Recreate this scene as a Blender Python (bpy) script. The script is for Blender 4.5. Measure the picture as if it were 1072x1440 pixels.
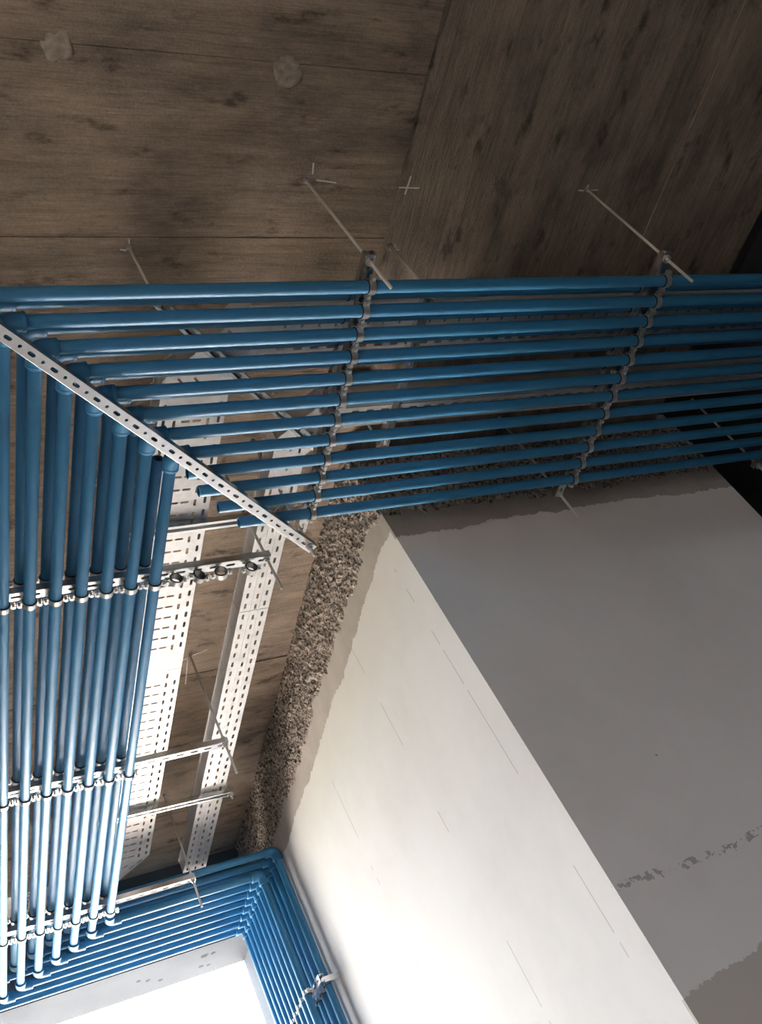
import bpy, bmesh, math, random
from mathutils import Matrix, Vector, noise
from mathutils.geometry import tessellate_polygon

random.seed(7)
for o in list(bpy.data.objects):
    bpy.data.objects.remove(o)
scene = bpy.context.scene
COL = scene.collection

# ------------------------------------------------------------------ camera
# world axes: X along the right-hand pipe bank, Y towards the window wall, Z up; metres
EYE = 1.6
R = [[0.87959103, -0.23287195, -0.41483764],     # camera right
     [-0.1189235, 0.73668332, -0.6656988],       # camera down
     [0.46062655, 0.63487664, 0.62028609]]       # camera forward
F_PX = 1448.914
cam = bpy.data.cameras.new('camera')
cam_o = bpy.data.objects.new('camera', cam)
COL.objects.link(cam_o)
rt, dn, fw = (Vector(r).normalized() for r in R)
M = Matrix.Identity(4)
for i in range(3):
    M[i][0], M[i][1], M[i][2] = rt[i], -dn[i], -fw[i]
M[2][3] = EYE
cam_o.matrix_world = M
cam.sensor_fit = 'HORIZONTAL'
cam.sensor_width = 36.0
cam.lens = F_PX / 1072.0 * 36.0
cam.clip_start = 0.02
scene.camera = cam_o

# ------------------------------------------------------------------ dimensions
H = 2.385            # ceiling above the eye
Z_LOW = 1.932        # lower layer pipe axes
Z_UP = 2.012         # upper layer pipe axes
Z_RAIL = 1.972       # rail centre between the layers
Z_TRAY = 2.14        # cable tray underside
XW = 1.54            # white wall face
YG = 2.125           # grey wall face
YC = 4.69            # window wall inner face
YO = 5.00            # its outer face
X_END = 3.02         # where the grey wall stops
XL, YB = -3.2, -3.0  # left wall, wall behind the camera
FLOOR = -1.6
WIN = (-0.15, 1.478, -0.75, 1.954)     # opening in the window wall: x0, x1, z0, z1
PR = 0.016           # pipe radius
SP = 0.068           # pipe spacing

# ------------------------------------------------------------------ daylight
world = bpy.data.worlds.new('daylight')
scene.world = world
world.use_nodes = True
bg = world.node_tree.nodes['Background']
bg.inputs[0].default_value = (0.90, 0.935, 1.0, 1)
bg.inputs[1].default_value = 9.5
pl = bpy.data.lights.new('window_portal', 'AREA')
pl.shape = 'RECTANGLE'
pl.size = WIN[1] - WIN[0]
pl.size_y = WIN[3] - WIN[2]
pl.cycles.is_portal = True
po = bpy.data.objects.new('window_portal', pl)
COL.objects.link(po)
po.location = ((WIN[0] + WIN[1]) / 2, YO + 0.02, EYE + (WIN[2] + WIN[3]) / 2)
po.rotation_euler = (math.radians(-90), 0, 0)
FILL_OPENING = (-2.2, 0.3, -0.3, 0.9)        # unseen second opening added in the left wall to light the grey wall: y0, y1, z0, z1
pl2 = bpy.data.lights.new('fill_portal_left', 'AREA')
pl2.shape = 'RECTANGLE'
pl2.size = FILL_OPENING[3] - FILL_OPENING[2]
pl2.size_y = FILL_OPENING[1] - FILL_OPENING[0]
pl2.cycles.is_portal = True
po2 = bpy.data.objects.new('fill_portal_left', pl2)
COL.objects.link(po2)
po2.location = (XL - 0.14, (FILL_OPENING[0] + FILL_OPENING[1]) / 2, EYE + (FILL_OPENING[2] + FILL_OPENING[3]) / 2)
po2.rotation_euler = (0, math.radians(-90), 0)

sun = bpy.data.lights.new('sun', 'SUN')
sun.energy = 250.0
sun.angle = math.radians(1.0)
sun.color = (1.0, 0.93, 0.885)
sun_o = bpy.data.objects.new('sun', sun)
COL.objects.link(sun_o)
sun_o.rotation_euler = Vector((0.65, -0.55, 0.8)).to_track_quat('Z', 'Y').to_euler()

vs = scene.view_settings
vs.view_transform = 'Standard'
vs.look = 'None'
vs.exposure = 0.5
vs.gamma = 1.0
vs.use_curve_mapping = False


# ------------------------------------------------------------------ materials
def new_mat(name):
    m = bpy.data.materials.new(name)
    m.use_nodes = True
    nt = m.node_tree
    return m, nt, nt.nodes['Principled BSDF']


def N(nt, typ, **kw):
    n = nt.nodes.new(typ)
    for k, v in kw.items():
        setattr(n, k, v)
    return n


def pos(nt, scale=(1, 1, 1), rot=(0, 0, 0)):
    g = N(nt, 'ShaderNodeNewGeometry')
    mp = N(nt, 'ShaderNodeMapping')
    mp.inputs['Scale'].default_value = scale
    mp.inputs['Rotation'].default_value = rot
    nt.links.new(g.outputs['Position'], mp.inputs['Vector'])
    return mp.outputs['Vector']


def noise_tex(nt, vec, scale, detail=4, rough=0.55):
    n = N(nt, 'ShaderNodeTexNoise')
    n.inputs['Scale'].default_value = scale
    n.inputs['Detail'].default_value = detail
    n.inputs['Roughness'].default_value = rough
    nt.links.new(vec, n.inputs['Vector'])
    return n.outputs['Fac']


def ramp(nt, fac, stops):
    r = N(nt, 'ShaderNodeValToRGB')
    e = r.color_ramp.elements
    while len(e) > 1:
        e.remove(e[-1])
    e[0].position, e[0].color = stops[0][0], (*stops[0][1], 1)
    for p, c in stops[1:]:
        k = e.new(p)
        k.color = (*c, 1)
    nt.links.new(fac, r.inputs['Fac'])
    return r.outputs['Color']


def mix(nt, fac, a, b, mode='MIX'):
    m = N(nt, 'ShaderNodeMix', data_type='RGBA', blend_type=mode)
    for sock, val in ((m.inputs[0], fac), (m.inputs[6], a), (m.inputs[7], b)):
        if isinstance(val, (int, float)):
            sock.default_value = val
        elif isinstance(val, tuple):
            sock.default_value = (*val, 1)
        else:
            nt.links.new(val, sock)
    return m.outputs[2]


def math_n(nt, op, a, b=None, c=None, clamp=False):
    m = N(nt, 'ShaderNodeMath', operation=op, use_clamp=clamp)
    for i, v in enumerate((a, b, c)):
        if v is None:
            continue
        if isinstance(v, (int, float)):
            m.inputs[i].default_value = v
        else:
            nt.links.new(v, m.inputs[i])
    return m.outputs[0]


def bump(nt, bsdf, height, strength, dist=0.01):
    b = N(nt, 'ShaderNodeBump')
    b.inputs['Strength'].default_value = strength
    b.inputs['Distance'].default_value = dist
    nt.links.new(height, b.inputs['Height'])
    nt.links.new(b.outputs['Normal'], bsdf.inputs['Normal'])


def flat_mat(name, col, rough=0.5, metal=0.0, var=0.12, scale=30):
    m, nt, b = new_mat(name)
    n = noise_tex(nt, pos(nt), scale)
    lo = tuple(c * (1 - var) for c in col)
    hi = tuple(min(1, c * (1 + var)) for c in col)
    nt.links.new(ramp(nt, n, [(0.3, lo), (0.7, hi)]), b.inputs['Base Color'])
    b.inputs['Roughness'].default_value = rough
    b.inputs['Metallic'].default_value = metal
    return m


def concrete_mat(name, along_x, tint):
    """board-marked concrete: grain, scrapes and streaks run along one axis"""
    m, nt, b = new_mat(name)

    def st(along, across):
        return (along, across, 1) if along_x else (across, along, 1)
    g = N(nt, 'ShaderNodeNewGeometry')
    warp = noise_tex(nt, pos(nt), 2.5, 2)
    bands = noise_tex(nt, pos(nt, st(0.9, 9)), 1.0, 8, 0.66)
    grain = noise_tex(nt, pos(nt, st(3.5, 60)), 1.0, 6, 0.7)
    fine = noise_tex(nt, pos(nt, st(14, 260)), 1.0, 3, 0.6)
    blot = noise_tex(nt, pos(nt, st(1.3, 2.4)), 2.6, 8, 0.68)
    spots = noise_tex(nt, pos(nt, st(1.0, 2.2)), 6.5, 6, 0.62)
    grit = noise_tex(nt, pos(nt), 160, 2, 0.6)
    c = ramp(nt, bands, [(0.28, tuple(t * 0.55 for t in tint)), (0.5, tint), (0.72, tuple(t * 1.2 for t in tint))])
    c = mix(nt, 0.6, c, ramp(nt, grain, [(0.30, (0.45, 0.44, 0.43)), (0.48, (0.92, 0.91, 0.9)), (0.66, (1.15, 1.13, 1.1))]), 'MULTIPLY')
    c = mix(nt, 0.4, c, ramp(nt, fine, [(0.35, (0.5, 0.5, 0.5)), (0.65, (1.1, 1.1, 1.1))]), 'MULTIPLY')
    c = mix(nt, 0.85, c, ramp(nt, blot, [(0.33, (0.46, 0.46, 0.48)), (0.5, (0.9, 0.89, 0.88)), (0.66, (1.12, 1.1, 1.06))]), 'MULTIPLY')
    c = mix(nt, 0.85, c, ramp(nt, spots, [(0.33, (0.30, 0.29, 0.28)), (0.40, (0.8, 0.79, 0.78)), (0.44, (1, 1, 1))]), 'MULTIPLY')
    c = mix(nt, 0.35, c, ramp(nt, grit, [(0.35, (0.6, 0.6, 0.6)), (0.65, (1.1, 1.1, 1.1))]), 'MULTIPLY')
    nt.links.new(c, b.inputs['Base Color'])
    b.inputs['Roughness'].default_value = 0.9
    h = math_n(nt, 'ADD', math_n(nt, 'ADD', grain, math_n(nt, 'MULTIPLY', fine, 0.5)), math_n(nt, 'MULTIPLY', grit, 0.4))
    bump(nt, b, h, 0.6, 0.005)
    return m


def plaster_wall_mat():
    """bare plaster above, matt white paint below a ragged line; hairline scratches and dirt"""
    m, nt, b = new_mat('painted_plaster')
    g = N(nt, 'ShaderNodeNewGeometry')
    s = N(nt, 'ShaderNodeSeparateXYZ')
    nt.links.new(g.outputs['Position'], s.inputs[0])
    n1 = noise_tex(nt, pos(nt), 5.0, 2)
    n2 = noise_tex(nt, pos(nt), 45.0, 4, 0.7)
    edge = math_n(nt, 'ADD', s.outputs[2], math_n(nt, 'MULTIPLY', math_n(nt, 'SUBTRACT', n1, 0.5), 0.07))
    edge = math_n(nt, 'ADD', edge, math_n(nt, 'MULTIPLY', math_n(nt, 'SUBTRACT', n2, 0.5), 0.035))
    lim = math_n(nt, 'MULTIPLY_ADD', math_n(nt, 'GREATER_THAN', s.outputs[1], YG + 0.01), 0.04, EYE + 1.962)
    bare = math_n(nt, 'MULTIPLY', math_n(nt, 'SUBTRACT', edge, lim), 400, clamp=True)
    paint = ramp(nt, noise_tex(nt, pos(nt), 2.2, 5, 0.6),
                 [(0.3, (0.80, 0.765, 0.75)), (0.55, (0.87, 0.835, 0.82)), (0.75, (0.90, 0.865, 0.85))])
    # vertical hairlines left by the straightedge
    hair = None
    for yy in (2.225, 2.712, 3.33):
        d = math_n(nt, 'ABSOLUTE', math_n(nt, 'SUBTRACT', s.outputs[1], yy))
        l = math_n(nt, 'LESS_THAN', d, 0.002)
        hair = l if hair is None else math_n(nt, 'MAXIMUM', hair, l)
    gate = math_n(nt, 'GREATER_THAN', noise_tex(nt, pos(nt, (1, 0.6, 1)), 5.5, 2), 0.53)
    hair = math_n(nt, 'MULTIPLY', math_n(nt, 'MULTIPLY', hair, gate), 0.4)
    paint = mix(nt, hair, paint, (0.25, 0.2, 0.16))
    # a ragged trowel seam low down, and dirt specks
    seam_z = math_n(nt, 'ADD', s.outputs[2], math_n(nt, 'MULTIPLY', math_n(nt, 'SUBTRACT', n1, 0.5), 0.12))
    seam = math_n(nt, 'LESS_THAN', math_n(nt, 'ABSOLUTE', math_n(nt, 'SUBTRACT', seam_z, EYE + 0.705)), 0.012)
    seam = math_n(nt, 'MULTIPLY', seam, math_n(nt, 'GREATER_THAN', n2, 0.52))
    seam = math_n(nt, 'MULTIPLY', seam, math_n(nt, 'LESS_THAN', s.outputs[1], YG + 0.01))
    paint = mix(nt, math_n(nt, 'MULTIPLY', seam, 0.6), paint, (0.22, 0.21, 0.2))
    low = math_n(nt, 'LESS_THAN', math_n(nt, 'ADD', edge, math_n(nt, 'MULTIPLY', s.outputs[0], -0.12)), EYE + 0.235)
    low = math_n(nt, 'MULTIPLY', low, math_n(nt, 'LESS_THAN', s.outputs[1], YG + 0.01))
    paint = mix(nt, math_n(nt, 'MULTIPLY', low, 0.8), paint, (0.56, 0.50, 0.44))
    v = N(nt, 'ShaderNodeTexVoronoi')
    v.inputs['Scale'].default_value = 3.2
    nt.links.new(pos(nt), v.inputs['Vector'])
    speck = math_n(nt, 'LESS_THAN', v.outputs['Distance'], 0.014)
    paint = mix(nt, math_n(nt, 'MULTIPLY', speck, 0.7), paint, (0.15, 0.13, 0.11))
    plast = ramp(nt, noise_tex(nt, pos(nt), 7, 4), [(0.3, (0.36, 0.325, 0.295)), (0.7, (0.47, 0.43, 0.39))])
    nt.links.new(mix(nt, bare, paint, plast), b.inputs['Base Color'])
    b.inputs['Roughness'].default_value = 0.75
    h = math_n(nt, 'ADD', math_n(nt, 'MULTIPLY', bare, -1.0), math_n(nt, 'MULTIPLY', n2, 0.15))
    bump(nt, b, h, 0.6, 0.004)
    return m


def grit_mat():
    m, nt, b = new_mat('rough_render')
    n = noise_tex(nt, pos(nt), 85, 3, 0.7)
    n2 = noise_tex(nt, pos(nt), 12, 3)
    c = ramp(nt, n, [(0.38, (0.05, 0.043, 0.037)), (0.5, (0.34, 0.295, 0.25)), (0.62, (0.58, 0.52, 0.46))])
    c = mix(nt, 0.5, c, ramp(nt, n2, [(0.3, (0.6, 0.57, 0.55)), (0.7, (1.1, 1.05, 1.0))]), 'MULTIPLY')
    nt.links.new(c, b.inputs['Base Color'])
    b.inputs['Roughness'].default_value = 0.95
    bump(nt, b, n, 1.0, 0.008)
    return m


def pipe_mat():
    m, nt, b = new_mat('blue_plastic')
    n = noise_tex(nt, pos(nt), 14, 3)
    nt.links.new(ramp(nt, n, [(0.3, (0.026, 0.165, 0.335)), (0.7, (0.034, 0.195, 0.385))]), b.inputs['Base Color'])
    b.inputs['Roughness'].default_value = 0.45
    b.inputs['Specular IOR Level'].default_value = 0.5
    bump(nt, b, noise_tex(nt, pos(nt), 250, 2), 0.05, 0.001)
    return m


def rod_mat():
    m, nt, b = new_mat('threaded_zinc')
    w = N(nt, 'ShaderNodeTexWave', wave_type='BANDS', bands_direction='Z')
    w.inputs['Scale'].default_value = 130
    nt.links.new(pos(nt), w.inputs['Vector'])
    nt.links.new(ramp(nt, w.outputs['Fac'], [(0.2, (0.60, 0.56, 0.51)), (0.8, (0.85, 0.81, 0.76))]),
                 b.inputs['Base Color'])
    b.inputs['Metallic'].default_value = 0.0
    b.inputs['Roughness'].default_value = 0.42
    bump(nt, b, w.outputs['Fac'], 0.6, 0.002)
    return m


def galv_mat(name, lo, hi, metal, rough):
    m, nt, b = new_mat(name)
    v = N(nt, 'ShaderNodeTexVoronoi')
    v.inputs['Scale'].default_value = 60
    nt.links.new(pos(nt), v.inputs['Vector'])
    n = noise_tex(nt, pos(nt), 8, 4)
    c = mix(nt, 0.25, ramp(nt, n, [(0.3, lo), (0.7, hi)]), v.outputs['Color'], 'SOFT_LIGHT')
    hs = N(nt, 'ShaderNodeHueSaturation')
    hs.inputs['Saturation'].default_value = 0.25
    nt.links.new(c, hs.inputs['Color'])
    nt.links.new(hs.outputs[0], b.inputs['Base Color'])
    b.inputs['Metallic'].default_value = metal
    b.inputs['Roughness'].default_value = rough
    return m


def window_wall_mat():
    m, nt, b = new_mat('grey_render')
    g = N(nt, 'ShaderNodeNewGeometry')
    s = N(nt, 'ShaderNodeSeparateXYZ')
    nt.links.new(g.outputs['Position'], s.inputs[0])
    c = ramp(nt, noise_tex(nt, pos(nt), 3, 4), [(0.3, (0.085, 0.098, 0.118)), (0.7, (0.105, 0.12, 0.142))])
    n2 = noise_tex(nt, pos(nt), 70, 3, 0.7)
    acc = None
    for (x, z, r) in ((0.940, 4.831, 0.011), (0.985, 4.857, 0.012), (1.049, 4.897, 0.012), (1.250, 4.791, 0.018), (1.292, 4.791, 0.012), (1.246, 4.898, 0.012), (1.283, 4.909, 0.010)):
        dx = math_n(nt, 'SUBTRACT', s.outputs[0], x)
        dz = math_n(nt, 'SUBTRACT', s.outputs[1], z)
        d = math_n(nt, 'SQRT', math_n(nt, 'ADD', math_n(nt, 'MULTIPLY', dx, dx), math_n(nt, 'MULTIPLY', dz, dz)))
        k = math_n(nt, 'LESS_THAN', d, math_n(nt, 'MULTIPLY', n2, 2 * r))
        acc = k if acc is None else math_n(nt, 'MAXIMUM', acc, k)
    nt.links.new(mix(nt, math_n(nt, 'MULTIPLY', acc, 0.75), c, (0.024, 0.027, 0.034)), b.inputs['Base Color'])
    b.inputs['Roughness'].default_value = 0.8
    b.inputs['Specular IOR Level'].default_value = 0.03
    bump(nt, b, n2, 0.15, 0.003)
    return m


MAT = {
    'ceil_x': concrete_mat('board_marked_concrete_left', True, (0.41, 0.325, 0.252)),
    'ceil_y': concrete_mat('board_marked_concrete_right', False, (0.345, 0.28, 0.22)),
    'plaster': plaster_wall_mat(),
    'grit': grit_mat(),
    'pipe': pipe_mat(),
    'rod': rod_mat(),
    'tray': galv_mat('galvanised_sheet', (0.58, 0.575, 0.56), (0.70, 0.69, 0.675), 0.7, 0.45),
    'rail': galv_mat('galvanised_channel', (0.66, 0.645, 0.62), (0.80, 0.78, 0.75), 1.0, 0.27),
    'zinc': galv_mat('zinc_plate', (0.55, 0.54, 0.52), (0.72, 0.71, 0.69), 0.85, 0.28),
    'rubber': flat_mat('black_rubber', (0.012, 0.012, 0.013), 0.7),
    'chalk': flat_mat('chalk', (0.75, 0.73, 0.70), 0.9),
    'mortar': flat_mat('mortar', (0.36, 0.30, 0.245), 0.95, 0, 0.3, 60),
    'window_wall': window_wall_mat(),
    'dark': flat_mat('recess_darkness', (0.06, 0.062, 0.07), 0.9, 0, 0.3, 6),  # dark colour stands in for the missing light in the recess
    'room': flat_mat('room_plaster', (0.30, 0.28, 0.26), 0.9, 0, 0.15, 3),
    'floor': flat_mat('concrete_floor', (0.18, 0.172, 0.165), 0.85, 0, 0.2, 4),
    'added_grass': flat_mat('added_field_dark', (0.05, 0.07, 0.025), 0.95, 0, 0.3, 2),  # unseen far ground, added dark so less light reaches the ceiling
    'earth': flat_mat('added_earth_dark', (0.06, 0.05, 0.04), 0.95, 0, 0.2, 2),  # unseen near ground, added dark to cut light bouncing up through the openings
    'ground': flat_mat('pale_ground', (0.55, 0.52, 0.48), 0.9, 0, 0.15, 1),
}


# ------------------------------------------------------------------ helpers
def mesh(name, verts, faces, mat, smooth=False):
    me = bpy.data.meshes.new(name)
    me.from_pydata([tuple(v) for v in verts], [], faces)
    me.materials.append(MAT[mat])
    if smooth:
        me.polygons.foreach_set('use_smooth', [True] * len(me.polygons))
    me.update()
    return me


def add(name, me, parent=None, loc=(0, 0, 0), mat4=None):
    o = bpy.data.objects.new(name, me)
    COL.objects.link(o)
    if mat4 is not None:
        o.matrix_world = mat4
    else:
        o.location = loc
    if parent:
        o.parent = parent
    return o


def tag(o, label=None, cat=None, group=None, kind=None):
    if label:
        o['label'] = label
    if cat:
        o['category'] = cat
    if group:
        o['group'] = group
    if kind:
        o['kind'] = kind
    return o


def empty(name, loc=(0, 0, 0), mat4=None):
    o = add(name, None, None, loc, mat4)
    o.empty_display_size = 0.05
    return o


def zt(z):
    return z + EYE


class Geo:
    """collects verts and faces"""
    def __init__(self):
        self.v, self.f = [], []

    def box(self, x0, x1, y0, y1, z0, z1):
        b = len(self.v)
        self.v += [(x, y, z) for z in (z0, z1) for y in (y0, y1) for x in (x0, x1)]
        self.f += [tuple(b + i for i in q) for q in
                   ((0, 2, 3, 1), (4, 5, 7, 6), (0, 1, 5, 4), (2, 6, 7, 3), (0, 4, 6, 2), (1, 3, 7, 5))]
        return self

    def sweep(self, pts, radii, seg=16, caps=True, closed=False):
        """tube through pts"""
        pts = [Vector(p) for p in pts]
        n = len(pts)
        b0 = len(self.v)
        up = None
        for i, p in enumerate(pts):
            t = (pts[min(i + 1, n - 1)] - pts[max(i - 1, 0)]).normalized()
            if up is None:
                a = Vector((0, 0, 1)) if abs(t.z) < 0.9 else Vector((1, 0, 0))
                up = (a - t * a.dot(t)).normalized()
            else:
                up = (up - t * up.dot(t)).normalized()
            side = t.cross(up)
            for k in range(seg):
                an = 2 * math.pi * k / seg
                self.v.append(tuple(p + (up * math.cos(an) + side * math.sin(an)) * radii[i]))
        for i in range(n - 1):
            for k in range(seg):
                a, c = b0 + i * seg + k, b0 + i * seg + (k + 1) % seg
                self.f.append((a, c, c + seg, a + seg))
        if caps:
            self.f.append(tuple(b0 + k for k in range(seg))[::-1])
            self.f.append(tuple(b0 + (n - 1) * seg + k for k in range(seg)))
        return self

    def cell(self, x0, x1, y0, y1, hx0, hx1, hy0, hy1, ch=0.0, z=0.0):
        """rectangle in z plane with a chamfered slot cut through it"""
        b = len(self.v)
        self.v += [(x0, y0, z), (x1, y0, z), (x1, y1, z), (x0, y1, z)]
        if ch <= 0:
            self.v += [(hx0, hy0, z), (hx1, hy0, z), (hx1, hy1, z), (hx0, hy1, z)]
            for i in range(4):
                j = (i + 1) % 4
                self.f.append((b + i, b + j, b + 4 + j, b + 4 + i))
        else:
            self.v += [(hx0 + ch, hy0, z), (hx1 - ch, hy0, z), (hx1, hy0 + ch, z), (hx1, hy1 - ch, z),
                       (hx1 - ch, hy1, z), (hx0 + ch, hy1, z), (hx0, hy1 - ch, z), (hx0, hy0 + ch, z)]
            i = b + 4
            self.f += [(b, b + 1, i + 1, i), (b + 1, i + 2, i + 1), (b + 1, b + 2, i + 3, i + 2), (b + 2, i + 4, i + 3),
                       (b + 2, b + 3, i + 5, i + 4), (b + 3, i + 6, i + 5), (b + 3, b, i + 7, i + 6), (b, i, i + 7)]
        return self

    def quad(self, *p):
        b = len(self.v)
        self.v += [tuple(q) for q in p]
        self.f.append(tuple(range(b, b + len(p))))
        return self

    def mesh(self, name, mat, smooth=False):
        return mesh(name, self.v, self.f, mat, smooth)


def thicken(o, t, offset=0.0):
    s = o.modifiers.new('sheet', 'SOLIDIFY')
    s.thickness = t
    s.offset = offset
    return o


def autosmooth(me, deg=40):
    bm = bmesh.new()
    bm.from_mesh(me)
    bmesh.ops.recalc_face_normals(bm, faces=bm.faces)
    for e in bm.edges:
        e.smooth = len(e.link_faces) == 2 and e.calc_face_angle(0) < math.radians(deg)
    for f in bm.faces:
        f.smooth = True
    bm.to_mesh(me)
    bm.free()
    return me


def ordinal(n):
    return ('first', 'second', 'third', 'fourth', 'fifth', 'sixth', 'seventh', 'eighth', 'ninth', 'tenth',
            'eleventh', 'twelfth')[n - 1]


# ------------------------------------------------------------------ the setting
def boxmesh(name, dims, mat):
    return Geo().box(*dims).mesh(name, mat)


def struct(name, dims, mat, label, cat):
    x0, x1, y0, y1, z0, z1 = dims
    o = add(name, boxmesh(name, (x0, x1, y0, y1, zt(z0), zt(z1)), mat))
    return tag(o, label, cat, kind='structure')


ceiling = struct('ceiling', (XL, 2.96, YB, YO, H + 0.03, H + 0.2), 'ceil_x',
                 'brown board-marked concrete ceiling with two directions of boarding', 'ceiling')
# boards: left field runs along X, right field along Y
JX = 1.485
y = YB
seams = [-3.0] + [0.37 - 0.47 * k for k in range(7, 0, -1)] + [0.37, 0.842, 1.313, 1.785, 2.255, 2.73, 3.2, 3.67, 4.14, YC]
seams = sorted(s for s in seams if s >= YB)
for a, b in zip(seams[:-1], seams[1:]):
    dz = random.uniform(-0.0025, 0.0025)
    x1 = JX - 0.002 if b <= 2.2 else XW + 0.02
    g = Geo().box(XL, x1, a + 0.001, b - 0.001, zt(H + dz), zt(H + 0.03))
    add('ceiling_board', g.mesh('ceiling_board', 'ceil_x'), ceiling)
nb = 6
for k in range(nb):
    a = JX + (2.96 - JX) * k / nb
    b = JX + (2.96 - JX) * (k + 1) / nb
    dz = random.uniform(-0.0015, 0.0015) + 0.004
    g = Geo().box(a + 0.0015, b - 0.0005, YB, 2.25, zt(H + dz), zt(H + 0.03))
    add('ceiling_board', g.mesh('ceiling_board', 'ceil_y'), ceiling)

# blobs of mortar left on the seam
for (x, yy, rx, ry) in ((0.54, 0.85, 0.032, 0.040), (1.093, 0.862, 0.036, 0.044), (1.085, 0.835, 0.02, 0.012)):
    bm = bmesh.new()
    bmesh.ops.create_icosphere(bm, subdivisions=3, radius=1)
    for v in bm.verts:
        k = 1 + 0.42 * noise.noise(v.co * 1.5 + Vector((x * 9, 0, 0)))
        v.co = Vector((v.co.x * rx * k, v.co.y * ry * k, v.co.z * 0.004 * k))
    me = bpy.data.meshes.new('mortar_lump')
    bm.to_mesh(me)
    bm.free()
    me.materials.append(MAT['mortar'])
    me.polygons.foreach_set('use_smooth', [True] * len(me.polygons))
    add('mortar_lump', me, ceiling, (x, yy, zt(H)))


def chalk(x, yy, arms):
    g = Geo()
    for (dx0, dx1, dy0, dy1) in arms:
        a, b = Vector((dx0, dy0, 0)), Vector((dx1, dy1, 0))
        n = (b - a).normalized().cross(Vector((0, 0, 1))) * 0.0022
        g.quad(*[(p.x + x, p.y + yy, zt(H - 0.004)) for p in (a + n, b + n, b - n, a - n)])
    o = add('chalk_mark', g.mesh('chalk_mark', 'chalk'), ceiling)
    thicken(o, 0.001)


chalk(1.213, 1.144, [(0.015, 0.075, -0.004, 0.002), (0, -0.004, -0.02, -0.052)])
chalk(1.513, 1.154, [(-0.028, 0.04, 0, 0), (0.002, -0.002, -0.035, 0.02)])
chalk(2.150, 1.146, [(-0.03, -0.008, 0, 0), (0.012, 0.045, 0, -0.004), (0, 0, -0.02, -0.004)])
chalk(1.522, 1.348, [(-0.012, 0.02, 0, 0), (0, 0.002, -0.02, -0.004)])
chalk(0.734, 1.337, [(-0.02, -0.004, 0.01, 0.012), (0, 0.002, -0.02, -0.004)])
chalk(1.104, 3.079, [(0.01, 0.07, 0, -0.02), (-0.004, 0.005, 0.02, 0.17), (-0.03, -0.006, 0.02, 0.01)])

wall_right = struct('wall_right', (XW, XW + 0.12, YG, YC, FLOOR, H + 0.03), 'plaster',
                    'white painted wall with bare plaster and rough render at its top', 'wall')
wall_front = struct('wall_front', (XW + 0.12, X_END, YG, YG + 0.12, FLOOR, H + 0.03), 'plaster',
                    'shaded grey wall face behind the long pipe bank', 'wall')


def rough_strip(name, parent, horiz, z_low, flip, face, a0, a1):
    """coarse render: a dense sheet thrown up in lumps, ragged along its lower edge"""
    step = 0.0075
    na, nz = int((a1 - a0) / step), int((H - z_low + 0.05) / step)
    vs_, fs = [], []
    for i in range(na + 1):
        for k in range(nz + 1):
            a = a0 + (a1 - a0) * i / na
            z = H - k * step
            d = noise.noise(Vector((a * 48, z * 48, 3.1))) * 0.75 + noise.noise(Vector((a * 105, z * 105, 8.3))) * 0.55
            edge = z_low + 0.03 * noise.noise(Vector((a * 9, 0.3, 5))) + 0.022 * noise.noise(Vector((a * 45, 1.3, 2)))
            fall = max(0.0, min(1.0, (z - edge) / 0.02))
            out = -0.006 + fall * (0.010 + 0.012 * d)
            if k == 0:
                out = 0.004
            vs_.append((face - out, a, zt(z)) if horiz == 'y' else (a, face - out, zt(z)))
    for i in range(na):
        for k in range(nz):
            q = (i * (nz + 1) + k, i * (nz + 1) + k + 1, (i + 1) * (nz + 1) + k + 1, (i + 1) * (nz + 1) + k)
            fs.append(q if flip else q[::-1])
    o = add(name, mesh(name, vs_, fs, 'grit'), parent)
    o['kind'] = 'stuff'
    return o


rough_strip('rough_render', wall_right, 'y', 2.085, False, XW, YG, YC)
rough_strip('rough_render', wall_front, 'x', 2.05, True, YG, XW, X_END)

# window wall, built round its opening
wc = Geo()
x0, x1, z0, z1 = WIN
for d in ((XL, x0, FLOOR, H + 0.03), (x1, XW + 0.12, FLOOR, H + 0.03), (x0, x1, z1, H + 0.03), (x0, x1, FLOOR, z0)):
    wc.box(d[0], d[1], YC, YO, zt(d[2]), zt(d[3]))
wall_window = tag(add('wall_back', wc.mesh('wall_back', 'window_wall')),
                  'grey rendered wall around the bright window opening', 'wall', kind='structure')
wl = Geo()
y0, y1, z0, z1 = FILL_OPENING
for d in ((YB, y0, FLOOR, H + 0.2), (y1, YO, FLOOR, H + 0.2), (y0, y1, z1, H + 0.2), (y0, y1, FLOOR, z0)):
    wl.box(XL - 0.12, XL, d[0], d[1], zt(d[2]), zt(d[3]))
tag(add('wall_left', wl.mesh('wall_left', 'room')), 'plain plastered wall opposite the white wall, with an opening added for fill light', 'wall', kind='structure')
struct('wall_rear', (XL, 3.9, YB - 0.12, YB, FLOOR, H + 0.2), 'room', 'plain plastered wall facing the window', 'wall')
struct('floor', (XL, 3.9, YB, YC, FLOOR - 0.1, FLOOR), 'floor', 'bare grey concrete floor', 'floor')
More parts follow.
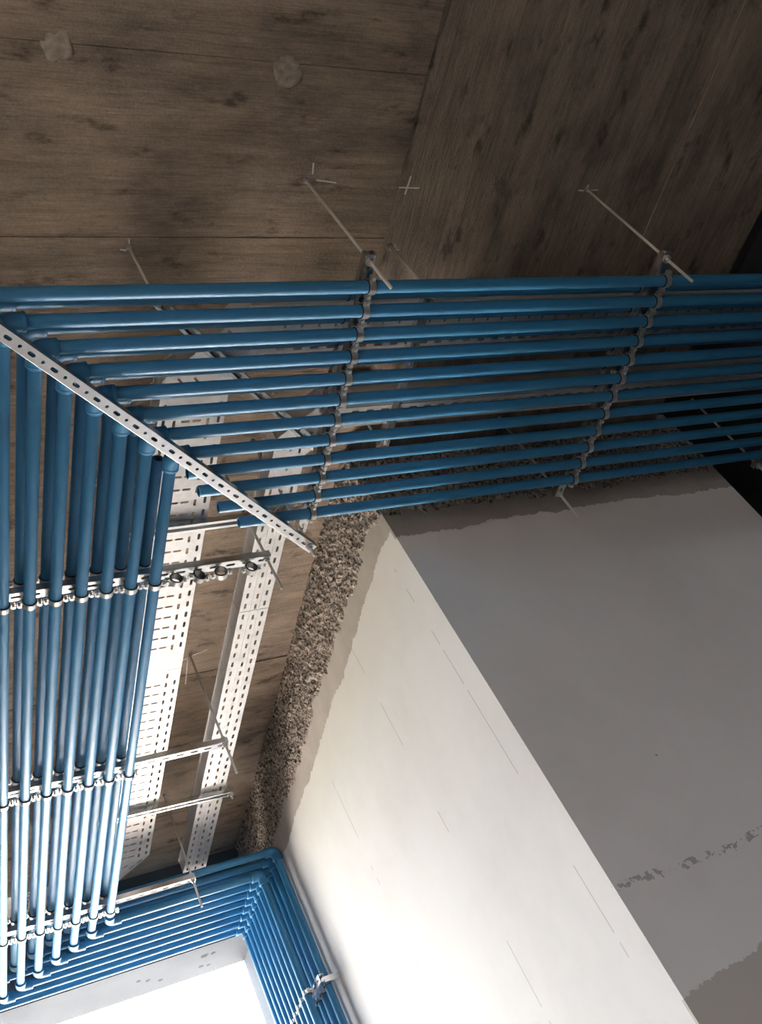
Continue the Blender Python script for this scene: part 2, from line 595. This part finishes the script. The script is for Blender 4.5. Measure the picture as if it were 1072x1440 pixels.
# recess added for the darkness past the grey wall; dark colour stands in for shade
struct('wall_recess', (3.75, 3.87, YB, 3.4, FLOOR, H + 0.8), 'dark', 'added wall coloured dark for the unlit void past the grey wall', 'wall')
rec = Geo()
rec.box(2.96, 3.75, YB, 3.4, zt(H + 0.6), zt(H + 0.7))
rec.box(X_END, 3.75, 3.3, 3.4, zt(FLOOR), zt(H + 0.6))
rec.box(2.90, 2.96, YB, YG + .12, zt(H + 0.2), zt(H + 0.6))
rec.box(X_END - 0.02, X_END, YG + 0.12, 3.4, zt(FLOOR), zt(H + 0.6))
tag(add('recess_shell_1', rec.mesh('recess_shell_1', 'dark')), 'added recess ceiling and sides, coloured dark for lack of light', 'recess', kind='structure')
struct('floor_verge_added', (-30, 14, YO, 9.5, FLOOR - 0.4, FLOOR - 0.25), 'earth', 'unseen dark verge added below the window opening to dim the ceiling', 'ground')
struct('floor_outside', (-30, 14, 9.5, 18, FLOOR - 0.4, FLOOR - 0.25), 'ground', 'pale ground outside the window opening', 'ground')
struct('floor_field_added', (-90, 90, 18, 140, FLOOR - 0.4, FLOOR - 0.26), 'added_grass', 'unseen dark field added beyond the pale yard to dim the ceiling', 'ground')
struct('floor_left_added', (-16, XL - 0.12, -14, YO, FLOOR - 0.4, FLOOR - 0.25), 'earth', 'unseen dark ground added outside the left opening to limit bounce light', 'ground')


# ------------------------------------------------------------------ slotted rails
RW, RH = 0.030, 0.020


def rail_mesh(length, pitch=0.05, slot=0.028, alt=False):
    """C channel, local X along, holes in the underside"""
    g = Geo()
    n = max(1, int(length / pitch))
    p = length / n
    hw, hh = RW / 2, RH / 2
    for i in range(n):
        a = i * p
        if alt and i % 2:
            hl, hy, ch = 0.0085, 0.00425, 0.0026
        else:
            hl, hy, ch = slot, 0.0045, 0.003
        c = a + p / 2
        g.cell(a, a + p, -hw, hw, c - hl / 2, c + hl / 2, -hy, hy, ch, -hh)
    for s in (-1, 1):
        g.quad((0, s * hw, -hh), (length, s * hw, -hh), (length, s * hw, hh), (0, s * hw, hh))
        g.quad((0, s * hw, hh), (length, s * hw, hh), (length, s * (hw - 0.008), hh), (0, s * (hw - 0.008), hh))
    bm = bmesh.new()
    me = g.mesh('slotted_rail', 'rail')
    bm.from_mesh(me)
    bmesh.ops.remove_doubles(bm, verts=bm.verts, dist=1e-5)
    bm.to_mesh(me)
    bm.free()
    return me


def rail(a, b, z, label, group, alt=False, pitch=0.05, slot=0.028, flip=False):
    a, b = Vector((a[0], a[1], 0)), Vector((b[0], b[1], 0))
    d = b - a
    m = Matrix.Translation((a.x, a.y, zt(z))) @ Matrix.Rotation(math.atan2(d.y, d.x), 4, 'Z')
    if flip:
        m = m @ Matrix.Rotation(math.pi, 4, 'X')
    o = add('slotted_rail', rail_mesh(d.length, pitch, slot, alt), None, mat4=m)
    thicken(o, 0.0022)
    return tag(o, label, 'rail', group)


RAILS_L = ((2.143, 1.115, 'the empty-clamp rail'), (3.079, 1.118, 'the halfway rail'),
           (4.025, 1.112, 'the window-end rail'))
for yy, xe, nm in RAILS_L:
    rail((-0.25, yy), (xe, yy), Z_RAIL, {0: 'slotted cross rail carrying four empty ring clamps at its end',
                                       1: 'slotted cross rail halfway along the pipes running to the window wall',
                                       2: 'slotted cross rail just before the elbows at the window wall'}[
        [r[0] for r in RAILS_L].index(yy)], 'cross rails between the two pipe layers')
RAILS_R = ((1.197, 'the rail nearest the diagonal'), (2.152, 'the rail over grey wall'),
           (3.105, 'the recess rail'))
for xx, nm in RAILS_R:
    rail((xx, 1.125), (xx, 2.05), Z_RAIL,
         'slotted cross rail above the long pipe bank, being ' + nm, 'cross rails between the two pipe layers')
Z_DIAG = 1.896
rail((0.14, 1.083), (1.205, 2.048), Z_DIAG, 'long diagonal rail punched with slots and round holes under the elbows', None,
     alt=True, pitch=0.032, slot=0.020)
# tray supports
Z_TS = Z_TRAY - RH / 2 - 0.005
rail((0.715, 1.318), (1.33, 1.913), Z_TS, 'diagonal rail carrying the bends of both cable trays', 'rails under the cable trays', flip=True)
rail((1.506, 1.30), (1.506, 1.90), Z_TS, 'short rail carrying the trays beside the ceiling joint', 'rails under the cable trays', flip=True)
rail((0.66, 2.125), (1.30, 2.125), Z_TS, 'rail carrying both cable trays behind the open pipe ends', 'rails under the cable trays', flip=True)
rail((0.66, 3.665), (1.285, 3.69), Z_TS, 'rail carrying both cable trays near the window wall', 'rails under the cable trays', flip=True)


# ------------------------------------------------------------------ threaded rods
def hexnut(r, h):
    g = Geo()
    b = 6
    for z in (0, h):
        g.v += [(r * math.cos(k * math.pi / 3), r * math.sin(k * math.pi / 3), z) for k in range(6)]
    g.f += [(0, 5, 4, 3, 2, 1), (6, 7, 8, 9, 10, 11)] + [(k, (k + 1) % 6, 6 + (k + 1) % 6, 6 + k) for k in range(6)]
    return g.mesh('nut', 'zinc')


NUT = hexnut(0.0085, 0.007)
WASH = Geo().sweep([(0, 0, 0), (0, 0, 0.002)], [0.013, 0.013], 16).mesh('washer', 'zinc')
ANCH = Geo().sweep([(0, 0, -0.012), (0, 0, 0.0)], [0.007, 0.007], 10).mesh('anchor_sleeve', 'zinc')
ROD_CACHE = {}


def rod(x, yy, z_rail, z_tip, label, group='threaded rods hanging the rails', r=0.0045):
    root = empty('threaded_rod', (x, yy, zt(z_tip)))
    L = round(H - z_tip, 3)
    if L not in ROD_CACHE:
        ROD_CACHE[L] = Geo().sweep([(0, 0, 0), (0, 0, L)], [r, r], 10).mesh('rod_shaft', 'rod', True)
    add('rod_shaft', ROD_CACHE[L], root)
    add('nut', NUT, root, (0, 0, z_rail - RH / 2 - 0.0115 - z_tip))
    add('washer', WASH, root, (0, 0, z_rail - RH / 2 - 0.004 - z_tip))
    add('nut', NUT, root, (0, 0, z_rail + RH / 2 + 0.004 - z_tip))
    add('washer', WASH, root, (0, 0, z_rail + RH / 2 + 0.0015 - z_tip))
    add('anchor_sleeve', ANCH, root, (0, 0, L))
    return tag(root, label, 'rod', group)


for (yy, xe, nm), s in zip(RAILS_L, (0, 1, 2)):
    rod(xe - 0.010, yy, Z_RAIL, 1.838, 'threaded rod at the free end of ' + nm)
    rod(-0.22, yy, Z_RAIL, 1.84, 'threaded rod at the far end of ' + nm)
for xx, nm in RAILS_R:
    rod(xx, 1.142, Z_RAIL, 1.84, 'threaded rod beside the outermost pipe, holding ' + nm)
    if xx > 2:
        rod(xx, 2.034, Z_RAIL, 1.843, 'threaded rod on the wall side of the pipes, holding ' + nm)
rod(1.191, 2.034, Z_DIAG, 1.847, 'threaded rod through the free end of the diagonal rail')
rod(0.165, 1.106, Z_DIAG, 1.847, 'threaded rod at the outer end of the diagonal rail')
TG = 'threaded rods hanging the tray rails'
rod(0.734, 1.337, Z_TS, 2.09, 'threaded rod at the outer end of the trays\' diagonal rail', TG, 0.004)
rod(1.315, 1.899, Z_TS, 2.09, 'threaded rod at the inner end of the trays\' diagonal rail', TG, 0.004)
rod(1.506, 1.335, Z_TS, 2.09, 'threaded rod at the ceiling joint holding the short tray rail', TG, 0.004)
rod(1.506, 1.885, Z_TS, 2.09, 'threaded rod on the inner end of the short tray rail', TG, 0.004)
rod(0.69, 2.125, Z_TS, 2.09, 'threaded rod by the wide tray on the rail behind the open pipe ends', TG, 0.004)
rod(1.285, 2.125, Z_TS, 2.09, 'threaded rod by the narrow tray on the rail behind the open pipe ends', TG, 0.004)
rod(0.69, 3.667, Z_TS, 2.09, 'threaded rod by the wide tray on the rail near the window wall', TG, 0.004)
rod(1.270, 3.689, Z_TS, 2.09, 'threaded rod by the narrow tray on the rail near the window wall', TG, 0.004)


# ------------------------------------------------------------------ cable trays
TS = 0.06       # side height


def tray_base_mesh(length, width, kind, skip=()):
    g = Geo()
    pitch = 0.05
    n = max(1, round(length / pitch))
    p = length / n
    if kind == 'narrow':
        cuts = [0, 0.035, 0.067, width]
        rows = [('B', 0.019, 0.0), ('B', 0.051, 0.010), ('B', width - 0.017, 0.0)]
    else:
        k = width / 0.2
        cuts = [0, 0.033 * k, 0.066 * k, 0.100 * k, 0.134 * k, 0.167 * k, width]
        rows = [('B', 0.017 * k, 0.0), ('B', 0.049 * k, 0.006), ('A', 0.083 * k, 0.0), ('A', 0.117 * k, 0.0),
                ('B', width - 0.049 * k, 0.006), ('B', width - 0.017 * k, 0.0)]
    for i in range(n):
        a = i * p
        for j, (t, yc, sh) in enumerate(rows):
            y0, y1 = cuts[j], cuts[j + 1]
            c = a + p / 2 + sh
            if any(s0 < c < s1 for s0, s1 in skip):
                g.quad((a, y0, 0), (a + p, y0, 0), (a + p, y1, 0), (a, y1, 0))
            elif t == 'B':
                g.cell(a, a + p, y0, y1, c - 0.0130, c + 0.0130, yc - 0.0044, yc + 0.0044, 0.003)
            else:
                g.cell(a, a + p, y0, y1, c - 0.0042, c + 0.0042, yc - 0.0135 * k, yc + 0.0135 * k, 0.0025)
    if kind == 'narrow':
        for yc in (0.0345, 0.0665):
            g.box(0, length, yc - 0.0016, yc + 0.0016, -0.0022, 0)
    return g.mesh('tray_base', 'tray')


def side_mesh(length):
    g = Geo()
    g.quad((0, 0, 0), (length, 0, 0), (length, 0, TS), (0, 0, TS))
    g.quad((0, 0, TS), (length, 0, TS), (length, 0.012, TS), (0, 0.012, TS))
    g.quad((0, 0.012, TS), (length, 0.012, TS), (length, 0.012, TS - 0.008), (0, 0.012, TS - 0.008))
    g.quad((0, -0.003, TS - 0.0035), (length, -0.003, TS - 0.0035), (length, -0.003, TS + 0.003), (0, -0.003, TS + 0.003))
    return g.mesh('side_rail', 'tray')


def tray_leg(root, a, ang, length, width, kind, skip=()):
    """local X along the leg, local Y across from 0 to width; a = corner at the start"""
    m = Matrix.Translation((a[0], a[1], zt(Z_TRAY))) @ Matrix.Rotation(ang, 4, 'Z')
    thicken(add('tray_base', tray_base_mesh(length, width, kind, skip), root, mat4=m), 0.0014)
    s = side_mesh(length)
    thicken(add('side_rail', s, root, mat4=m), 0.0016)
    m2 = m @ Matrix.Translation((length, width, 0)) @ Matrix.Rotation(math.pi, 4, 'Z')
    thicken(add('side_rail', s, root, mat4=m2), 0.0016)


def tray_bend(root, outline, walls, slots=()):
    """flat bend plate with slots, and side pieces along the given outline edges"""
    loops = [[Vector((x, yy, 0)) for x, yy in outline]]
    for (cx, cy, ang, l) in slots:
        u = Vector((math.cos(ang), math.sin(ang), 0)) * l / 2
        v = Vector((-math.sin(ang), math.cos(ang), 0)) * 0.0036
        c = Vector((cx, cy, 0))
        loops.append([c + u + v, c + u - v, c - u - v, c - u + v])
    flat = [p for lp in loops for p in lp]
    tris = tessellate_polygon(loops)
    me = mesh('bend_plate', [(p.x, p.y, zt(Z_TRAY)) for p in flat], [tuple(t) for t in tris], 'tray')
    bm = bmesh.new()
    bm.from_mesh(me)
    bmesh.ops.recalc_face_normals(bm, faces=bm.faces)
    bm.to_mesh(me)
    bm.free()
    thicken(add('bend_plate', me, root), 0.0014)
    for i, j in walls:
        a, b = Vector((*outline[i], 0)), Vector((*outline[j], 0))
        d = b - a
        m = Matrix.Translation((a.x, a.y, zt(Z_TRAY))) @ Matrix.Rotation(math.atan2(d.y, d.x), 4, 'Z')
        thicken(add('side_rail', side_mesh(d.length), root, mat4=m), 0.0016)


# wide tray
wide = tag(empty('cable_tray', (0.78, 1.6, zt(Z_TRAY))), 'wide perforated galvanised cable tray turning the corner', 'cable tray')


def keep(root, fn):
    """children are built in world space, then parented without moving"""
    before = set(COL.objects)
    fn()
    inv = root.matrix_world.inverted()
    for o in set(COL.objects) - before:
        o.parent = root
        o.matrix_parent_inverse = Matrix.Identity(4)
        o.matrix_local = inv @ o.matrix_basis


def build_wide():
    W = 0.19
    x0, x1 = 0.78, 0.78 + W
    y0, y1 = 1.372, 1.525
    # leg towards the window: starts at (x1, 1.66) heading +Y so its local Y points to -X
    tray_leg(None, (x1, 1.66), math.pi / 2, 1.16, W, 'wide', [(1.04, 1.2)])
    tray_leg(None, (x1, 2.822), math.pi / 2, 1.23, W, 'wide', [(-1, 0.03)])
    tray_leg(None, (1.075, y0), 0.0, 2.5, y1 - y0, 'wide')
    sl = [(0.83, 1.60, 0.9, 0.028), (0.875, 1.60, 0.9, 0.028), (0.92, 1.625, 1.57, 0.028), (0.86, 1.55, 0.8, 0.028),
          (0.90, 1.50, 0.8, 0.028), (0.95, 1.455, 0.8, 0.028), (0.99, 1.425, 0.8, 0.028), (0.94, 1.56, 0.8, 0.028),
          (1.03, 1.40, 0.0, 0.028), (1.03, 1.43, 0.0, 0.028), (1.0, 1.50, 0.8, 0.028)]
    tray_bend(None, [(x0, 1.66), (x0, 1.595), (0.995, y0), (1.075, y0), (1.075, y1), (1.055, y1), (x1, 1.63), (x1, 1.66)],
              [(0, 1), (1, 2), (2, 3), (4, 5), (5, 6), (6, 7)], sl)
    # second bend by the window wall, turning away to the left
    tray_bend(None, [(x1, 4.052), (x1 - 0.01, 4.07), (0.80, 4.265), (0.60, 4.265), (0.60, 4.085), (0.76, 4.085), (x0, 4.06), (x0, 4.052)],
              [(0, 1), (1, 2), (2, 3), (4, 5)],
              [(0.93, 4.085, 2.3, 0.028), (0.90, 4.12, 2.3, 0.028), (0.87, 4.10, 2.3, 0.028), (0.84, 4.15, 2.3, 0.028), (0.82, 4.20, 2.3, 0.028)])
    tray_leg(None, (-0.3, 4.085), 0.0, 0.90, 0.18, 'wide')


def build_narrow():
    W = 0.106
    x0, x1 = 1.146, 1.146 + W
    y0, y1 = 1.700, 1.700 + W
    tray_leg(None, (x1, 1.91), math.pi / 2, 0.67, W, 'narrow')
    tray_leg(None, (x1, 2.583), math.pi / 2, 1.717, W, 'narrow')
    tray_leg(None, (1.35, y0), 0.0, 2.2, W, 'narrow')
    tray_bend(None, [(x0, 1.91), (x0, 1.83), (1.276, y0), (1.35, y0), (1.35, y1), (x1, 1.90), (x1, 1.91)],
              [(0, 1), (1, 2), (2, 3), (4, 5)],
              [(1.17, 1.86, 1.57, 0.025), (1.20, 1.87, 1.57, 0.025), (1.23, 1.88, 1.57, 0.025), (1.215, 1.80, 0.8, 0.025),
               (1.25, 1.81, 0.8, 0.025), (1.29, 1.76, 0.8, 0.025), (1.32, 1.73, 0, 0.025), (1.32, 1.765, 0, 0.025)])


bpy.context.view_layer.update()
keep(wide, build_wide)
narrow = tag(empty('cable_tray', (1.146, 1.83, zt(Z_TRAY))), 'narrow perforated galvanised cable tray beside the rough render', 'cable tray')
bpy.context.view_layer.update()
keep(narrow, build_narrow)

# ------------------------------------------------------------------ pipes
PIPE_CACHE = {}


def pipe_mesh(length):
    key = round(length, 4)
    if key not in PIPE_CACHE:
        g = Geo()
        pts = [(0, 0, 0), (0.0012, 0, 0), (length - 0.0012, 0, 0), (length, 0, 0)]
        g.sweep(pts, [PR - 0.0008, PR, PR, PR - 0.0008], 20, caps=False)
        g.sweep([(0, 0, 0), (length, 0, 0)], [PR - 0.005, PR - 0.005], 20, caps=False)
        n = 20
        inner = 4 * n
        for e, i in ((0, 0), (3, 1)):
            for k in range(n):
                a, b = e * n + k, e * n + (k + 1) % n
                c, d = inner + i * n + (k + 1) % n, inner + i * n + k
                g.f.append((a, b, c, d))
        PIPE_CACHE[key] = autosmooth(g.mesh('pipe_length', 'pipe'), 50)
    return PIPE_CACHE[key]


def elbow_mesh():
    """socket elbow, arms along +X and +Y from the corner of the two pipe axes"""
    A, r0, r = 0.046, 0.0168, 0.0225
    prof = [(A, r0), (A, r - 0.001), (A - 0.001, r), (A - 0.008, r), (A - 0.0088, r - 0.001), (0.024, r - 0.001)]
    pts = [(p, 0, 0) for p, _ in prof]
    rad = [q for _, q in prof]
    rb = 0.02
    for k in range(1, 6):
        t = math.pi / 2 * k / 6
        pts.append((rb - rb * math.sin(t), rb - rb * math.cos(t), 0))
        rad.append(r - 0.001)
    pts += [(0, p, 0) for p, _ in reversed(prof)]
    rad += [q for _, q in reversed(prof)]
    # the bend is drawn with tiny steps so that the rings stay square to the axis
    g = Geo()
    ps = []
    for i, p in enumerate(pts):
        ps.append(Vector(p))
    return g, ps, rad


def build_elbow():
    g, ps, rad = elbow_mesh()
    seg = 18
    n = len(ps)
    ncap = 6
    for i, p in enumerate(ps):
        if i < ncap:
            t = Vector((-1, 0, 0))
        elif i >= n - ncap:
            t = Vector((0, 1, 0))
        else:
            a = math.pi / 2 * (i - ncap + 1) / 6
            t = Vector((-math.cos(a), math.sin(a), 0))
        up = Vector((0, 0, 1))
        side = t.cross(up)
        for k in range(seg):
            an = 2 * math.pi * k / seg
            g.v.append(tuple(p + (up * math.cos(an) + side * math.sin(an)) * rad[i]))
    for i in range(n - 1):
        for k in range(seg):
            a, c = i * seg + k, i * seg + (k + 1) % seg
            g.f.append((a, c, c + seg, a + seg))
    return autosmooth(g.mesh('elbow', 'pipe'), 40)


ELBOW = build_elbow()


def axes(ax, ay, loc):
    ax, ay = Vector(ax), Vector(ay)
    az = ax.cross(ay)
    m = Matrix.Identity(4)
    for i in range(3):
        m[i][0], m[i][1], m[i][2], m[i][3] = ax[i], ay[i], az[i], loc[i]
    return m


def run(points, label, group, name='blue_pipe'):
    """a pipe run: straight lengths between the corner points, a socket elbow at each inner corner"""
    root = empty(name, points[0])
    bpy.context.view_layer.update()

    def make():
        P = [Vector(p) for p in points]
        for i in range(len(P) - 1):
            d = (P[i + 1] - P[i])
            u = d.normalized()
            s = P[i] + u * (0.024 if i else 0)
            e = P[i + 1] - u * (0.024 if i < len(P) - 2 else 0)
            other = Vector((0, 0, 1)) if abs(u.z) < 0.5 else Vector((0, 1, 0))
            add('pipe_length', pipe_mesh((e - s).length), None, mat4=axes(u, other, s))
        for i in range(1, len(P) - 1):
            u = (P[i - 1] - P[i]).normalized()
            w = (P[i + 1] - P[i]).normalized()
            add('elbow', ELBOW, None, mat4=axes(u, w, P[i]))
    keep(root, make)
    return tag(root, label, 'pipe', group)


X_FAR = 3.6
Z_FOOT = -1.58
xs_low = [0.276 + SP * j for j in range(8)]
ys_low = [1.195 + SP * j for j in range(12)]
yc_low = [4.105 + SP * (7 - j) for j in range(8)]       # turns at the window wall
GL, GU, GO = 'lower layer of blue pipe runs', 'upper layer of blue pipe runs', 'blue pipes with open sawn ends'
for j in range(8):
    z = zt(Z_LOW)
    n = ordinal(12 - j)
    run([(X_FAR, ys_low[j], z), (xs_low[j], ys_low[j], z), (xs_low[j], yc_low[j], z), (1.408, yc_low[j], z),
         (1.408, yc_low[j], zt(Z_FOOT))],
        f'blue plastic pipe run of the lower layer, {n} pipe from the grey wall', GL)
for j, xe in zip(range(8, 12), (0.800, 0.839, 0.903, 0.973)):
    n = ordinal(12 - j)
    run([(X_FAR, ys_low[j], zt(Z_LOW)), (xe, ys_low[j], zt(Z_LOW))],
        f'blue plastic pipe with an open sawn end, {n} pipe from the grey wall', GO)
for j in range(1, 7):
    z = zt(Z_UP)
    n = ordinal(12 - j)
    x = xs_low[j] - 0.008
    run([(X_FAR, ys_low[j], z), (x, ys_low[j], z), (x, yc_low[j] - 0.01, z), (1.495, yc_low[j] - 0.01, z),
         (1.495, yc_low[j] - 0.01, zt(Z_FOOT))],
        f'blue plastic pipe run of the upper layer, above the {n} pipe from the grey wall', GU)
run([(xs_low[7] - 0.006, 1.748, zt(Z_UP)), (xs_low[7] - 0.006, yc_low[7] - 0.025, zt(Z_UP)), (1.495, yc_low[7] - 0.025, zt(Z_UP)),
     (1.495, yc_low[7] - 0.025, zt(Z_FOOT))],
    'blue plastic pipe of the upper layer with an open end behind the diagonal rail', GU)


# ------------------------------------------------------------------ pipe clamps
def ring_mesh(name, ri, ro, w, mat):
    g = Geo()
    seg = 20
    for (r, y_) in ((ri, -w / 2), (ro, -w / 2), (ro, w / 2), (ri, w / 2)):
        g.v += [(r * math.cos(2 * math.pi * k / seg), y_, r * math.sin(2 * math.pi * k / seg)) for k in range(seg)]
    for a in range(4):
        b = (a + 1) % 4
        for k in range(seg):
            k2 = (k + 1) % seg
            g.f.append((a * seg + k, a * seg + k2, b * seg + k2, b * seg + k))
    return autosmooth(g.mesh(name, mat), 40)


def clamp_band():
    me = ring_mesh('clamp_band', 0.0182, 0.0202, 0.017, 'zinc')
    bm = bmesh.new()
    bm.from_mesh(me)
    for s in (-1, 1):
        for zc in (-0.0035, 0.0035):
            r = bmesh.ops.create_cube(bm, size=1)
            for v in r['verts']:
                v.co = Vector((s * 0.0255 + v.co.x * 0.013, v.co.y * 0.016, zc + v.co.z * 0.0022))
    bm.to_mesh(me)
    bm.free()
    return me


BAND = clamp_band()
LINER = ring_mesh('rubber_liner', 0.0162, 0.0183, 0.0215, 'rubber')


def bolt_mesh():
    g = Geo()
    g.sweep([(0, 0, -0.011), (0, 0, -0.0075), (0, 0, -0.0070), (0, 0, 0.010)], [0.0052, 0.0052, 0.0026, 0.0026], 8)
    g.sweep([(0, 0, 0.005), (0, 0, 0.0085)], [0.0048, 0.0048], 6)
    return g.mesh('clamp_screw', 'zinc')


BOLT = bolt_mesh()
STUD = Geo().sweep([(0, 0, 0.0195), (0, 0, 0.0235), (0, 0, 0.0238), (0, 0, 0.034)], [0.0075, 0.0075, 0.004, 0.004], 8).mesh('stud', 'zinc')


def clamp(m, label, group):
    root = empty('pipe_clamp', mat4=m)
    for nm, me, loc in (('clamp_band', BAND, (0, 0, 0)), ('rubber_liner', LINER, (0, 0, 0)), ('clamp_screw', BOLT, (-0.0262, 0, 0)),
                        ('clamp_screw', BOLT, (0.0262, 0, 0)), ('stud', STUD, (0, 0, 0))):
        o = bpy.data.objects.new(nm, me)
        COL.objects.link(o)
        if nm == 'clamp_band':
            band = o
        o.parent = root if nm in ('clamp_band', 'stud') else band
        o.location = loc
    return tag(root, label, 'pipe clamp', group)


def jit():
    return Matrix.Rotation(random.uniform(-0.09, 0.09), 4, 'Y')


UP_ = Matrix.Rotation(math.pi, 4, 'Y')
QZ = Matrix.Rotation(math.pi / 2, 4, 'Z')
for yy, xe, nm in RAILS_L:
    for j in range(8):
        n = ordinal(8 - j)
        clamp(Matrix.Translation((xs_low[j], yy, zt(Z_LOW))) @ jit(),
              f'ring clamp under {nm}, {n} pipe from its free end', 'clamps of the lower layer')
        clamp(Matrix.Translation((xs_low[j] - 0.008, yy, zt(Z_UP))) @ UP_ @ jit(),
              f'ring clamp on top of {nm}, {n} pipe from its free end', 'clamps of the upper layer')
for k, x in enumerate((0.814, 0.882, 0.950, 1.042)):
    clamp(Matrix.Translation((x, RAILS_L[0][0], zt(Z_LOW + 0.002))) @ Matrix.Rotation(random.uniform(-0.3, 0.3), 4, 'Z') @ jit(),
          f'empty ring clamp without a pipe, {ordinal(4 - k)} from the free rail end', 'empty clamps')
for xx, nm in RAILS_R:
    for j in range(12):
        n = ordinal(12 - j)
        if xx > 3 and j < 4:
            continue
        clamp(Matrix.Translation((xx, ys_low[j], zt(Z_LOW))) @ QZ @ jit(),
              f'ring clamp under {nm}, {n} pipe from the grey wall', 'clamps of the lower layer')
        if 0 < j < 7 and xx < 3:
            clamp(Matrix.Translation((xx, ys_low[j], zt(Z_UP))) @ QZ @ UP_ @ jit(),
                  f'ring clamp on top of {nm}, {n} pipe from the grey wall', 'clamps of the upper layer')

# rail on the white wall for the pipes that drop down it, with its stand-off arm
Z_DROP = 1.40
m = axes((0, 1, 0), (0, 0, -1), (1.4515, 4.0, zt(Z_DROP)))       # local -Z (slotted face) looks to -X
drop_rail = add('slotted_rail', rail_mesh(0.70), None, mat4=Matrix.Translation((1.4515, 4.0, zt(Z_DROP))) @ Matrix(
    ((0, 0, 1, 0), (1, 0, 0, 0), (0, 1, 0, 0), (0, 0, 0, 1))))
thicken(drop_rail, 0.0022)
tag(drop_rail, 'slotted rail across the pipes dropping down beside the white wall', 'rail')
arm = add('standoff_arm', rail_mesh(0.085), None, mat4=Matrix.Translation((1.456, 4.045, zt(Z_DROP))))
thicken(arm, 0.0022)
tag(arm, 'short stand-off arm fixing the drop rail to the white wall', 'bracket')
arm2 = add('standoff_arm', rail_mesh(0.085), None, mat4=Matrix.Translation((1.456, 4.665, zt(Z_DROP))))
thicken(arm2, 0.0022)
tag(arm2, 'short stand-off arm of the drop rail in the window-wall corner', 'bracket')
ML = Matrix(((0, 0, 1, 0), (1, 0, 0, 0), (0, 1, 0, 0), (0, 0, 0, 1)))        # pipe axis up, stud towards the white wall
MU = Matrix(((0, 0, -1, 0), (-1, 0, 0, 0), (0, 1, 0, 0), (0, 0, 0, 1)))
for j in range(8):
    n = ordinal(8 - j)
    clamp(Matrix.Translation((1.4115, yc_low[j], zt(Z_DROP))) @ ML @ jit(),
          f'ring clamp on the room side of the drop rail, {n} from its free end', 'clamps of the drop pipes')
    clamp(Matrix.Translation((1.4915, yc_low[j] - (0.025 if j == 7 else 0.01), zt(Z_DROP))) @ MU @ jit(),
          f'ring clamp on the wall side of the drop rail, {n} from its free end', 'clamps of the drop pipes')
